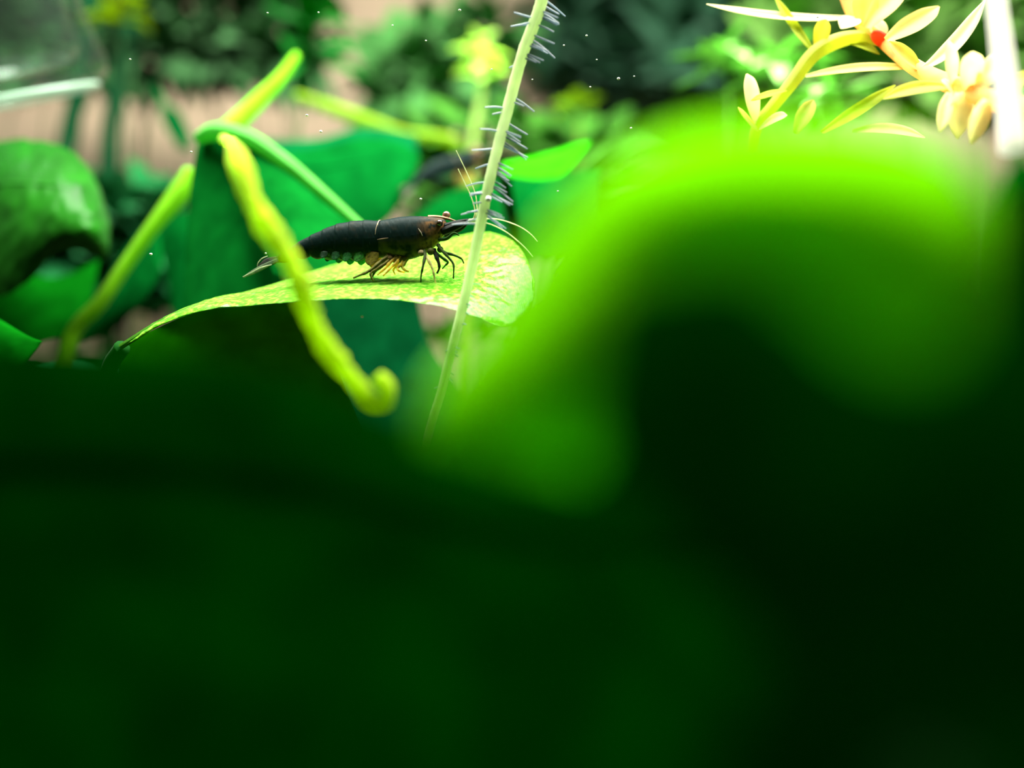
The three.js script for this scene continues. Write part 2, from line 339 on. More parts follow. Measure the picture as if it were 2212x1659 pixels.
leaf(nearLeft, [
  [[1300, 620, 24], [1265, 790, 24.4], [1265, 960, 24.9], [1380, 1110, 25.4], [1540, 1270, 25.9], [1640, 1420, 26.5], [1560, 1590, 27], [1440, 2050, 28]],
  [[1450, 575, 24], [1450, 760, 24.4], [1480, 950, 24.9], [1570, 1100, 25.4], [1700, 1260, 25.9], [1790, 1420, 26.5], [1750, 1590, 27], [1700, 2050, 28]],
  [[1610, 570, 24], [1640, 760, 24.4], [1690, 950, 24.9], [1770, 1100, 25.4], [1880, 1260, 25.9], [1950, 1420, 26.5], [1950, 1590, 27], [1950, 2050, 28]],
  [[1740, 660, 24], [1790, 830, 24.4], [1850, 980, 24.9], [1930, 1120, 25.4], [2030, 1260, 25.9], [2100, 1420, 26.5], [2120, 1590, 27], [2150, 2050, 28]],
  [[1880, 770, 24], [1940, 890, 24.4], [2000, 1020, 24.9], [2080, 1140, 25.4], [2180, 1270, 25.9], [2250, 1420, 26.5], [2280, 1590, 27], [2300, 2050, 28]],
  [[2040, 770, 24], [2090, 890, 24.4], [2150, 1010, 24.9], [2220, 1140, 25.4], [2300, 1270, 25.9], [2350, 1420, 26.5], [2400, 1590, 27], [2420, 2050, 28]],
  [[2150, 560, 24], [2200, 820, 24.4], [2260, 960, 24.9], [2330, 1120, 25.4], [2400, 1270, 25.9], [2450, 1420, 26.5], [2500, 1590, 27], [2520, 2050, 28]],
  [[2230, 360, 24], [2280, 700, 24.4], [2340, 900, 24.9], [2400, 1100, 25.4], [2480, 1270, 25.9], [2520, 1420, 26.5], [2560, 1590, 27], [2600, 2050, 28]],
], G.mid, M.thick, { nu: 50, nv: 50, thick: 0.0006, label: 'hanging leaf seen against the light' });
leaf(nearLeft, [
  [[2195, 330, 58], [2200, 328, 58], [2206, 330, 58]], [[2150, 420, 58], [2215, 420, 57], [2290, 420, 58]], [[2128, 560, 58], [2215, 560, 57], [2320, 560, 58]], [[2125, 720, 58], [2212, 720, 57], [2320, 720, 58]], [[2150, 900, 58], [2205, 900, 57], [2280, 900, 58]], [[2194, 1040, 58], [2200, 1044, 58], [2206, 1040, 58]],
], G.mid, M.thick, { rib: 1 });
petiole(nearLeft, [[2200, 1035, 58], [2190, 1300, 58], floorAt(500, 1800, 50)], 0.0008, G.mid);
petiole(nearLeft, [[2000, 1700, 25.2], [1900, 2600, 30], floorAt(500, 1800, 50)], 0.001, G.mid);
petiole(nearLeft, [[600, 1750, 46], [560, 2300, 48], floorAt(500, 1800, 50)], 0.001, G.mid);

// ------------------------------------------------------------------ roots and stems
{
  const pts = [[1178, -40, 99], [1165, 20, 99], [1131, 110, 99], [1102, 215, 99], [1080, 300, 98.5], [1060, 380, 98], [1045, 450, 98], [1029, 530, 98], [1014, 600, 98], [995, 680, 98], [974, 760, 98.5], [951, 850, 99], [931, 915, 100], [915, 990, 101], [905, 1200, 104]].map((p) => P(...p));
  const t = thing('hairy_root', floorAt(905, 1300, 105), 'thin pale green root covered in fine hairs crossing in front of the shrimp\'s feelers', 'root');
  part('root', tint(tube([P(1390, -2000, 103), P(1290, -900, 101), P(1215, -250, 99.5), ...pts, floorAt(905, 1300, 105)], (f) => PX(13.5 - 5 * Math.max(0, (f - 0.17) / 0.83), 98), 190, 12, 0.12), [0.72, 0.88, 0.48], 0.12, 900), M.root, t);
  for (let i = 0; i < 84; i++) {
    const low = i > 62, f = low ? rr(0.6, 0.79) : rr(0.02, 0.47), p = crV(pts, f), side = rnd() < 0.3 ? -1 : 1;
    const len = PX(low ? rr(8, 22) : rr(32, 72), 98), dz = rr(-1.2, 1.2), dir = new V3(side, -0.42 - rr(0, 0.35) + (side < 0 ? 0.5 : 0), dz * 0.8).normalize();
    const q = p.clone().addScaledVector(dir, len * 0.5).add(new V3(0, len * 0.02, 0)), e = p.clone().addScaledVector(dir, len).add(new V3(0, rr(-0.06, 0.06) * len, 0));
    part('root_hair', tube([p, q, e], [0.00009, 0.00009, 0.00006], 6, 5), M.hair, t);
  }
  const b = thing('air_bubble', P(1055, 430, 97.4), 'bright round bubble clinging to the hairy root above the shrimp\'s head', 'bubble');
  part('bubble', ball(P(1055, 430, 97.4), PX(6.5, 97), 18, 14), new THREE.MeshPhysicalMaterial({ color: 0xffffff, roughness: 0.08, clearcoat: 1 }), b);
}
{
  const t = thing('bent_root', P(835, 875, 76), 'thick blurred yellow-green root drooping in front of the shrimp\'s tail', 'root');
  part('root', tint(tube([[482, 300, 134], [492, 306, 105], [504, 318, 84], [520, 362, 76], [540, 420, 74], [572, 480, 73], [606, 530, 72.5], [636, 580, 72], [652, 630, 72], [674, 690, 72.5], [702, 745, 73], [737, 790, 74], [775, 835, 75], [800, 866, 76], [832, 872, 76], [836, 840, 76], [814, 812, 76]].map((p) => P(...p)), (f) => PX((f < 0.2 ? 17 + f * 30 : f < 0.45 ? 23 : 23 - (f - 0.45) * 12) * (1 + 0.14 * Math.sin(f * 41)), 73), 140, 12, 0.3), [0.5, 0.74, 0.008], 0.5, 420), M.root, t);
}
{
  const t = thing('pale_rod', P(2190, 340, 78), 'out of focus white rod with a rounded lower end at the right edge', 'rod');
  part('rod', tint(tube([[2090, -2400, 86], [2120, -1000, 84], [2146, -60, 80], [2152, 0, 80], [2165, 110, 79], [2178, 220, 78], [2186, 300, 78], [2189, 335, 78]].map((p) => P(...p)), (f) => PX(19 + 12 * Math.max(0, (f - 0.3) / 0.7), 78) * (f > 0.955 ? Math.sqrt(Math.max(0, 1 - ((f - 0.955) / 0.045) ** 2)) : 1), 160, 14), [0.97, 0.98, 0.9], 0.03), M.pale, t);
}

// ------------------------------------------------------------------ small leaves and stem plants
function smallLeaf(len, wid, curl, fold, colour, variant, mot = 0.15) {   // along +x, base at the origin, facing +y
  const rows = [], prof = [0.25, 0.7, 1, 0.95, 0.7, 0.12];
  prof.forEach((w, i) => { const f = i / (prof.length - 1), x = len * f * (1 - 0.12 * curl * f), y = -len * curl * f * f; const h = wid / 2 * w; rows.push([new V3(x, y + h * fold, -h), new V3(x, y, 0), new V3(x, y + h * fold, h)]); });
  const g = tint(sheet(rows, 12, 6, len * 0.02), colour, mot, 900 + variant * 37);
  return g;
}
const X = new V3(1, 0, 0), Y = new V3(0, 1, 0);
function aim(m, at, dir, up = Y) {                           // +x along dir, +y near up
  const z = dir.clone().cross(up).normalize(), y = z.clone().cross(dir).normalize();
  m.position.copy(at); m.quaternion.setFromRotationMatrix(new THREE.Matrix4().makeBasis(dir.clone().normalize(), y, z));
}
// every stem: whorls of leaves up its length
function stemOn(t, pts, o) {
  const c = pts.map((p) => p.isVector3 ? p : P(...p)), off = t.position;
  part('stem', tint(tube(c, o.r ?? 0.0006, 24, 7), o.stem ?? o.colour, 0.15), o.mat, t);
  const kinds = [0, 1, 2].map((k) => smallLeaf(1, o.aspect ?? 0.3, 0.1 + 0.2 * k, 0.3, o.colour.map((v) => v * (0.85 + 0.2 * k)), k));
  for (let w = 0; w < o.whorls; w++) {
    const f = (o.from ?? 0.15) + (1 - (o.from ?? 0.15)) * (w + 0.5) / o.whorls, p = crV(c, Math.min(f, 0.999)), q = crV(c, Math.min(f + 0.02, 1)), ax = q.sub(crV(c, f - 0.02)).normalize();
    const s = new V3(0.31, 0.2, 0.93).cross(ax).normalize(), s2 = ax.clone().cross(s), n = o.per ?? 3, ph = rr(0, 6.28);
    for (let k = 0; k < n; k++) {
      const a = ph + k / n * 6.283 + rr(-0.25, 0.25), rise = (o.rise ?? 0.35) + rr(-0.15, 0.25) * (o.wild ? 1 + 2 * o.wild : 1) + (w === o.whorls - 1 ? 0.5 : 0);
      const dir = s.clone().multiplyScalar(Math.cos(a)).addScaledVector(s2, Math.sin(a)).addScaledVector(ax, rise).normalize();
      const m = new THREE.Mesh(kinds[Math.floor(rr(0, 3))], o.mat); m.name = numbered('leaf'); m.castShadow = m.receiveShadow = true;
      aim(m, p.clone().sub(off), dir, Math.abs(dir.y) > 0.95 ? X : new V3((rnd() - 0.5) * 2 * (o.wild ?? 0), 1, (rnd() - 0.2) * 2 * (o.wild ?? 0)).normalize()); m.scale.setScalar(o.len * rr(0.8, 1.15) * (w === o.whorls - 1 ? 0.7 : 1)); t.add(m);
    }
  }
}
function bush(label, stems, o) {
  const f = stems[0][0], t = thing(o.name ?? 'stem_plant', floorAt(f[0], f[1], f[2]), label, 'plant', o.group);
  stems.forEach((s, i) => { const d = s[0][2], base = floorAt(s[0][0], s[0][1], d); stemOn(t, [base, ...s], { ...o, ...(s.o ?? {}) }); });
  return t;
}
const dim = { mat: M.far, aspect: 0.42, r: 0.00025, rise: 0.5, wild: 0.9 };  // blurred bushes below: water haze is mixed into paler, greyer colours
const up = (list, d0, low = 330) => list.map(([x, top, d]) => [[x + ((x * 37 + 4000) % 110) - 55, low, d ?? d0], [x + 4, (low + top) / 2, d ?? d0], [x + 10, top, d ?? d0]]);
bush('blurred dark green bushy plant in front of the back wall beside the glass jar', up([[-60, -60], [-10, -60], [50, -60], [110, -60], [170, -60], [230, -60], [290, -40], [350, -60], [410, -50], [470, -60], [530, -40], [590, -60], [625, -30]], 262, 300), { ...dim, colour: [0.05, 0.16, 0.05], len: 0.013, whorls: 11, from: 0.43, per: 4 });
bush('blurred mid-green plant with a tall leafy stem left of the cream patch of wall', [[[640, 330, 218], [668, 120, 218], [674, -60, 218]]], { ...dim, colour: [0.01, 0.22, 0.02], len: 0.011, whorls: 9, from: 0.55, per: 4 });
bush('blurred dark green bushy plant between the cream patch of wall and the hairy root', up([[840, 135], [870, 110, 258], [905, 60], [960, 70, 258], [1010, 50], [1060, 20]], 250), { ...dim, colour: [0.06, 0.22, 0.05], len: 0.014, whorls: 7, from: 0.5, per: 4 });
bush('blurred dark grey-green bushy plant right of the hairy root', up([[1215, -60], [1255, -80, 320], [1300, -60], [1350, -80, 318], [1400, -60], [1450, -80, 300], [1510, -60], [1570, -80, 300], [1630, -60]], 312, 380), { ...dim, colour: [0.05, 0.16, 0.085], len: 0.02, whorls: 9, from: 0.45, per: 4, aspect: 0.5 });
bush('blurred green bushy plant behind the yellow plant at the top right', up([[1700, -60], [1770, -60, 262], [1840, -60], [1910, -60, 258], [1980, -60], [2050, -60, 258], [2120, -60], [2190, -60, 255], [2260, -60]], 250), { ...dim, colour: [0.16, 0.36, 0.07], len: 0.016, whorls: 9, from: 0.45, per: 4, aspect: 0.5 });
bush('low dark blurred plant behind the curled leaf at the left', up([[120, 440], [170, 430, 212], [220, 440], [270, 430, 212], [320, 425], [380, 430, 212], [430, 440]], 218, 700), { ...dim, colour: [0.01, 0.16, 0.04], len: 0.013, whorls: 12, from: 0.25, per: 4, aspect: 0.5 });
bush('low olive blurred plant behind the dark shrimp in the background', up([[930, 300], [990, 270, 225], [1050, 280], [1110, 280, 225], [1170, 290], [1230, 300, 225], [1300, 290]], 232, 600), { ...dim, colour: [0.05, 0.2, 0.02], len: 0.013, whorls: 14, from: 0.2, per: 4, aspect: 0.5 });
bush('blurred light green plant with a bright leafy tip left of the hairy root', [[[1020, 330, 205], [1040, 200, 205], [1040, 80, 205]]], { ...dim, wild: 0.2, mat: M.thin, colour: [0.62, 0.86, 0.28], len: 0.0058, whorls: 4, from: 0.72, per: 5, aspect: 0.5, r: 0.0007, rise: 0.2 });
bush('small blurred yellow plant tip right of the hairy root', [[[1250, 360, 215], [1250, 280, 215], [1248, 225, 215]]], { ...dim, wild: 0.2, mat: M.thin, colour: [0.34, 0.5, 0.06], len: 0.0062, whorls: 2, from: 0.9, per: 5, aspect: 0.5, rise: 0.3 });
bush('blurred yellow-green plant at the top edge beside the glass jar', [[[270, 260, 230], [265, 120, 230], [258, 10, 230]]], { ...dim, wild: 0.2, stem: [0.03, 0.1, 0.03], r: 0.0004, colour: [0.45, 0.6, 0.03], len: 0.009, whorls: 3, from: 0.86, per: 4, aspect: 0.45 });
bush('blurred light green leafy plant left of the yellow plant', [[[1575, 330, 180], [1575, 200, 180], [1565, 100, 180]], [[1690, 330, 175], [1690, 200, 175], [1680, 120, 175]], [[1800, 330, 170], [1800, 260, 170], [1790, 190, 170]]], { ...dim, wild: 0.2, colour: [0.3, 0.6, 0.17], len: 0.0095, whorls: 4, from: 0.8, per: 4, aspect: 0.28, rise: 0.1 });
// dark upright stems before the wall
for (const [x, y0, y1, d, w, label] of [[150, 470, 190, 240, 13, 'dark blurred upright stem nearest the glass jar'], [245, 470, 120, 240, 12, 'dark blurred upright stem, second from the glass jar, leaning right'], [315, 460, 140, 275, 4, 'thin olive blurred upright stem left of the lime leaf stalk']]) {
  const t = thing('bare_stem', floorAt(x, y0, d), label, 'stem');
  part('stem', tint(tube([floorAt(x, y0, d), P(x - 12, y0, d), P(x - 8, (y0 + y1) / 2, d), P(x + 20, y1, d), P(x + 50, y1 - 220, d)], PX(w * 1.6, d), 40, 8), x > 300 ? [0.1, 0.13, 0.035] : [0.008, 0.07, 0.025], 0.2), M.thick, t);
}
{ // long blurred runner
  const t = thing('bare_stem', floorAt(990, 420, 195), 'blurred yellow-green stem slanting down to the right behind the folded leaf', 'stem');
  part('stem', tint(tube([[640, 205, 200], [720, 235, 198], [800, 265, 197], [870, 288, 196], [950, 298, 195], [985, 312, 196], [1000, 340, 198]].map((p) => P(...p)).concat([floorAt(1010, 420, 200)]), [0.0007, 0.0013, 0.0013, 0.0009, 0.0012, 0.0008, 0.0007], 50, 8), [0.28, 0.5, 0.02], 0.25), M.root, t);
}

// the yellow and orange plant at the top right
{
  const t = thing('stem_plant', floorAt(2300, 300, 98), 'yellow and orange stem plant with narrow leaves and a red joint, top right', 'plant');
  const stemC = [0.9, 0.6, 0.24], yel = [0.93, 0.88, 0.3], lime = [0.62, 0.74, 0.06], pale = [0.95, 0.93, 0.55];
  const main = [[1815, -40, 113], [1845, 35, 111.5], [1905, 86, 110], [1980, 147, 104], [2074, 190, 97], [2141, 216, 93], [2230, 245, 89]].map((p) => P(...p));
  part('stem', tint(tube([...main, P(2320, 320, 90), floorAt(2300, 300, 98)], [0.0006, 0.0006, 0.0007, 0.0008, 0.0009, 0.0009, 0.001, 0.001, 0.001], 90, 10), stemC, 0.25, 700), M.thin, t, 'orange stem');
  part('stem_joint', tint(new THREE.SphereGeometry(0.00085, 18, 14).scale(1.35, 0.85, 0.9).rotateZ(-0.7).translate(...P(1902, 84, 109.6).toArray()), [0.88, 0.2, 0.07], 0.2), M.thin, t, 'red joint');
  part('side_stem', tint(tube([[1900, 85, 111], [1850, 80, 111], [1800, 92, 110], [1757, 118, 110], [1710, 180, 110], [1668, 232, 110], [1636, 275, 110.5], [1625, 330, 112]].map((p) => P(...p)), [0.0007, 0.0007, 0.0008, 0.0008, 0.0007, 0.00065, 0.0006, 0.0005], 60, 10), [0.62, 0.68, 0.12], 0.15), M.thin, t, 'yellow-green side stem');
  // every leaf: base, tip, breadth in px, distance, sag in px, colour
  const L = [
    [1840, 38, 1526, 9, 32, 112, -26, pale], [1757, 112, 1672, -10, 26, 110, -14, lime], [1762, 105, 1785, 42, 40, 111, 4, [0.75, 0.7, 0.14]],
    [1740, 165, 1982, 148, 34, 109, 16, yel], [1700, 195, 1622, 218, 20, 109.5, 4, lime], [1633, 268, 1612, 160, 46, 110, 10, pale], [1638, 285, 1594, 232, 26, 110, -6, yel],
    [1718, 290, 1757, 216, 36, 108.5, 8, [0.8, 0.66, 0.25]], [1775, 288, 1934, 184, 34, 107.5, -4, lime.map((c) => c * 1.1)], [1840, 285, 1998, 298, 40, 108, 20, pale],
    [1640, 280, 1700, 250, 40, 109, 10, pale], [1860, 55, 1872, -30, 54, 110, 0, yel], [1870, 60, 1960, -40, 60, 109.5, 6, [0.92, 0.82, 0.38]], [1850, 40, 1816, 62, 44, 110, 4, pale],
    [1915, 88, 2028, 14, 54, 107, -6, [0.86, 0.76, 0.26]], [1985, 150, 1920, 90, 56, 103, -8, [0.75, 0.68, 0.15]], [1995, 148, 2128, 0, 36, 102, -40, pale],
    [2060, 190, 1908, 214, 44, 98, 20, [0.66, 0.68, 0.08]], [2058, 185, 2048, 88, 42, 97, -4, pale], [2090, 195, 2100, 112, 54, 95, 6, pale], [2070, 200, 2068, 300, 52, 95, 0, pale],
    [2050, 200, 2030, 285, 30, 96, 4, [0.95, 0.92, 0.45]], [2130, 215, 2098, 312, 40, 92, 6, pale], [2110, 200, 2165, 108, 44, 94, 4, pale], [2035, 172, 2110, 252, 34, 97, 6, pale], [2140, 220, 2230, 310, 44, 90, 6, yel], [2150, 215, 2230, 150, 36, 91, -6, [0.7, 0.7, 0.2]],
    [1820, 90, 1900, 118, 30, 111.5, 10, lime], [1900, 90, 1890, 40, 40, 110, 0, pale],
  ];
  L.forEach(([bx, by, tx, ty, w, d, sag, col]) => {
    const B = P(bx, by, d), T = P(tx, ty, d - rr(-1.5, 2.5)), ax = T.clone().sub(B).normalize(), view = new V3(0, 0.75, 0.8).normalize(), wd = ax.clone().cross(view).normalize().multiplyScalar(PX(w / 2, d)), s = new V3(0, -PX(sag, d), 0);
    const prof = [0.35, 0.75, 1, 0.98, 0.75, 0.1], rows = prof.map((k, i) => { const f = i / 5, c = B.clone().lerp(T, f).addScaledVector(s, -4 * f * (1 - f) * 0.5); const up = new V3(0, 0.25, 1).multiplyScalar(PX(w * 0.2, d) * k); return [c.clone().addScaledVector(wd, k).add(up), c, c.clone().addScaledVector(wd, -k).add(up)]; });
    part('leaf', tint(sheet(rows, 22, 8, 0.00018), col, 0.15, 800), M.thin, t);
  });
}

// ------------------------------------------------------------------ the glass jar hanging in at the top left
{
  const t = thing('glass_jar', P(40, 200, 150), 'clear glass jar with a thick rounded base hanging in at the top left', 'jar');
  const R = 0.0137, prof = [[0.0001, 0], [R * 0.5, -0.0002], [R - 0.0035, 0], [R - 0.0014, 0.0005], [R - 0.0003, 0.0018], [R, 0.0035], [R - 0.0012, 0.01], [R - 0.0025, 0.05], [R - 0.0035, 0.0502], [R - 0.0047, 0.05], [R - 0.0034, 0.01], [R - 0.003, 0.006], [R - 0.004, 0.0042], [R - 0.006, 0.0035], [0.0001, 0.0032]].map(([x, y]) => new THREE.Vector2(x, y));
  const m = part('jar_wall', new THREE.LatheGeometry(prof, 72), new THREE.MeshPhysicalMaterial({ color: 0xf2fff6, roughness: 0.11, transmission: 1, thickness: 0, ior: 1.5 }), t);
  const b = part('lit_base_ring', new THREE.TorusGeometry(R - 0.0024, 0.00042, 10, 90).rotateX(Math.PI / 2).translate(0, 0.0001, 0), new THREE.MeshPhysicalMaterial({ color: 0xd8e4dc, roughness: 0.35, transmission: 0.6, thickness: 0, clearcoat: 0.6, clearcoatRoughness: 0.1 }), t, 'pale ring added for the lamplit base edge');  // whitish ring added so the lamplit edge of the base shows
  b.geometry.translate(t.position.x, t.position.y, t.position.z);
  m.geometry.translate(t.position.x, t.position.y, t.position.z);
  t.rotation.set(0.3, 0, 0.19);
  t.position.copy(P(34, 217, 150));
}

// ------------------------------------------------------------------ the shrimp
const SD = 104;
function makeShrimp(label) {
  const t = thing('shrimp', P(870, 607, SD), label, 'shrimp');
  const S = (x, y, dz = 0) => P(x, y, SD).add(new V3(0, 0, dz + (900 - x) * -0.0000035));   // dz towards the viewer
  const ring = [ // x, top, bottom, half-width factor
    [594, 550, 569, 0.75], [606, 543, 565, 0.75], [622, 533, 561, 0.75], [640, 523, 557, 0.76], [656, 514, 554, 0.78], [672, 506, 554, 0.78], [690, 498, 556, 0.77], [706, 491, 557, 0.75], [722, 485, 558, 0.74], [738, 481, 559, 0.73], [755, 478, 560, 0.72], [770, 476.5, 560, 0.71], [786, 475.6, 561, 0.7], [802, 475.6, 560, 0.7], [817, 476.5, 556, 0.7], [835, 474.5, 557, 0.72], [850, 471.5, 559, 0.73], [866, 468.8, 560, 0.73], [884, 467.6, 560, 0.72], [900, 467.4, 556, 0.72], [916, 467.8, 549, 0.72], [930, 468.8, 541, 0.72], [942, 470, 531, 0.72], [952, 471.5, 521, 0.72], [960, 473.5, 508, 0.7], [965, 477, 496, 0.6], [967, 481, 489, 0.3]];
  const bounds = [600, 640, 668, 696, 725, 755, 786, 817], N = 320, K = 56, pos = [], idx = [], col = [];
  const X0 = ring[0][0], X1 = ring.at(-1)[0];
  const at = (x, c) => { let i = 0; while (i < ring.length - 2 && ring[i + 1][0] < x) i++; const a = ring[Math.max(0, i - 1)], b = ring[i], e = ring[i + 1], d = ring[Math.min(ring.length - 1, i + 2)], f = (x - b[0]) / (e[0] - b[0]); return cr(a[c], b[c], e[c], d[c], Math.max(0, Math.min(1, f))); };
  for (let i = 0; i <= N; i++) {
    const x = X0 + (X1 - X0) * i / N; let top = at(x, 1), bot = at(x, 2), wf = at(x, 3), flare = 0, scal = 0;
    if (x < 817) { let s = 0; while (s < bounds.length - 2 && bounds[s + 1] < x) s++; const f = (x - bounds[s]) / (bounds[s + 1] - bounds[s]); flare = 1.6 * (1 - f) * (f < 0.08 ? f / 0.08 : 1) * (x > 640 ? 1 : 0.5); scal = 5 * Math.sin(Math.PI * Math.min(1, Math.max(0, f))) - 3; }
    const cy = (top + bot) / 2, h = (bot - top) / 2 + flare, w = PX(h * wf, SD);
    for (let k = 0; k <= K; k++) {
      const a = k / K * 2 * Math.PI, sy = Math.sin(a), cz = Math.cos(a), yy = cy - h * Math.sign(sy) * Math.pow(Math.abs(sy), 0.9) + (sy < -0.5 && x < 800 ? scal * (-sy - 0.5) * 2 : 0);
      const rough = 1 + 0.012 * fbm(x * 0.13, yy * 0.13, cz * 5) + 0.008 * noise.noise(x * 0.6, yy * 0.6, cz * 9), p = S(x + (sy > 0 ? -2 * sy : 0), cy + (yy - cy) * rough, Math.sign(cz) * w * rough * Math.pow(Math.abs(cz), 0.85));
      pos.push(...p.toArray());
      const n = fbm(x * 0.045, yy * 0.06, cz * 2 + 3), n2 = fbm(x * 0.16, yy * 0.16, cz * 4);
      let c = [0.002, 0.0105, 0.009];
      const mix = (d, f) => { f = Math.max(0, Math.min(1, f)); c = c.map((v, q) => v + (d[q] - v) * f); };
      const rel = (yy - top) / (bot - top);
      if (x > 900) mix([0.12, 0.062, 0.02], (x - 902) / 30 * (rel > 0.2 ? 1 : 0.3) * (0.6 + 1.1 * n + 0.7 * n2));
      if (x > 905) mix([0.34, 0.26, 0.03], Math.max(0, rel - 0.62) * 4 * (0.5 + 1.3 * n2) * Math.min(1, (x - 905) / 12));
      if (x > 820 && x <= 935) mix([0.1, 0.09, 0.022], Math.max(0, rel - 0.55) * 2.8 * (0.6 + 1.2 * n));
      if (x < 820 && x > 690) mix([0.05, 0.11, 0.05], Math.max(0, rel - 0.8) * 6 * (0.2 + 1.6 * n2));
      mix([0.03, 0.024, 0.012], 0.4 * Math.max(0, n + 0.3 * n2 - 0.1)); mix([0.09, 0.14, 0.13], 1.2 * Math.max(0, noise.noise(x * 0.33, yy * 0.33, cz * 7) - 0.55));
      col.push(...c);
    }
  }
  for (let i = 0; i < N; i++) for (let k = 0; k < K; k++) { const a = i * (K + 1) + k, d = a + K + 1; idx.push(a, d, a + 1, a + 1, d, d + 1); }
  const g = new THREE.BufferGeometry(); g.setAttribute('position', new THREE.Float32BufferAttribute(pos, 3)); g.setAttribute('color', new THREE.Float32BufferAttribute(col, 3)); g.setIndex(idx); g.computeVertexNormals();
  for (const e of [0, N]) { const m = pos.length / 3; let x = 0, y = 0, z = 0; for (let k = 0; k < K; k++) { const q = (e * (K + 1) + k) * 3; x += pos[q] / K; y += pos[q + 1] / K; z += pos[q + 2] / K; } pos.push(x, y, z); col.push(0.02, 0.02, 0.012); for (let k = 0; k < K; k++) { const a = e * (K + 1) + k; e ? idx.push(a, m, a + 1) : idx.push(a, a + 1, m); } }
  g.setAttribute('position', new THREE.Float32BufferAttribute(pos, 3)); g.setAttribute('color', new THREE.Float32BufferAttribute(col, 3)); g.setIndex(idx); g.computeVertexNormals();
  part('body', g, M.solid, t);
  const seg = (name, list, r, colour, mat = M.solid, n = 18, label) => part(name, tint(tube(list.map((p) => S(...p)), r, n, 7), colour, name === 'walking_leg' ? 0.75 : 0.3, 2500), mat, t, label);
  const blk = [0.012, 0.016, 0.01], olive = [0.07, 0.065, 0.012], amber = [0.62, 0.47, 0.05], clear = [0.3, 0.36, 0.2];
  const tw = M.thin;
  // rostrum with its small teeth
  const ros = [tube([[925, 469.5], [945, 469.8], [968, 473.5], [989, 479.5]].map((p) => S(...p)), [0.00022, 0.0002, 0.00013, 0.00003], 24, 8)];
  for (const [x, y] of [[948, 469], [956, 470.5], [964, 472.5], [972, 474.8]]) ros.push(tube([S(x - 2, y + 1), S(x + 3, y - 2.6)], [0.00009, 0.00002], 3, 5));
  part('rostrum', tint(mergeGeometries(ros), [0.3, 0.17, 0.09], 0.3, 2500), M.solid, t, 'pale brown beak');
  seg('pale_band', [[822, 475, 0.0001], [820, 479, 0.0008], [818, 488, 0.00125], [815, 498, 0.00138], [813.5, 510, 0.0014]], [0.00002, 0.00005, 0.00005, 0.00004, 0.00002], [0.32, 0.26, 0.17], M.solid, 20, 'thin pale line round the back');
  seg('carapace_streak', [[818, 521, 0.0014], [830, 520, 0.00147], [842, 518, 0.00148]], [0.00003, 0.00008, 0.00003], [0.07, 0.045, 0.02], M.solid, 14);
  seg('cheek_streak', [[906, 498, 0.00135], [911, 506, 0.0014], [915, 514, 0.00135]], [0.00003, 0.00007, 0.00003], [0.16, 0.14, 0.1], M.solid, 14);
  for (const [x, y, dz] of [[951.5, 486, 0.0010], [964, 464.5, -0.0004]]) {
    const e = part('eye', tint(ball(S(x, y, dz), PX(dz > 0 ? 7.4 : 9, SD), 22, 16), dz > 0 ? [0.02, 0.01, 0.006] : [0.16, 0.08, 0.05], 0.5, 3000), new THREE.MeshPhysicalMaterial({ vertexColors: true, roughness: 0.18, clearcoat: 1, clearcoatRoughness: 0.08 }), t);
    const k = seg('eye_stalk', [[x - 8, y + (dz > 0 ? 2 : 8), dz * 0.55], [x - 2, y + 2, dz * 0.9]], [0.00028, 0.00024], [0.12, 0.06, 0.03]); t.remove(k); e.add(k); k.position.set(0, 0, 0);
  }
  // feelers and their scales
  for (const s of [1, -1]) {
    seg('antennal_scale', [[958, 503, s * 0.0006], [975, 497, s * 0.0009], [995, 489, s * 0.0009], [1012, 481 + s * 2, s * 0.0008]], [0.0004, 0.00042, 0.00034, 0.00006], [0.006, 0.008, 0.006]);
    seg('antennule', [[962, 490, s * 0.0003], [980, 485, s * 0.0004], [1000, 480, s * 0.0004], [1020, 476, s * 0.0004]], [0.0003, 0.00026, 0.0002, 0.00007], [0.006, 0.009, 0.008]);
  }
  for (const [list] of [[[[1014, 478], [1024, 476], [1031, 462], [1031, 448], [1028, 425], [1010, 380], [987, 332]]], [[[1012, 480], [1022, 479], [1027, 462], [1018, 428], [1004, 398], [991, 371]]], [[[1014, 481], [1030, 478], [1048, 477], [1076, 478.5], [1122, 495], [1146, 512], [1160, 528]]], [[[1012, 484], [1030, 484], [1055, 487], [1092, 505], [1122, 529], [1137, 544], [1150, 560]]]])
    seg('feeler', list.map((p, i) => [...p, 0.0006 + 0.0001 * i]), [0.00009, 0.00008, 0.00007, 0.00006, 0.00005, 0.00004], [0.62, 0.66, 0.42], tw, 44);
  seg('mouth_feeler', [[950, 520, 0.0007], [968, 520, 0.0013], [983, 509, 0.0014], [994, 514, 0.0014]], [0.0002, 0.00016, 0.00012, 0.00005], [0.02, 0.05, 0.012]);
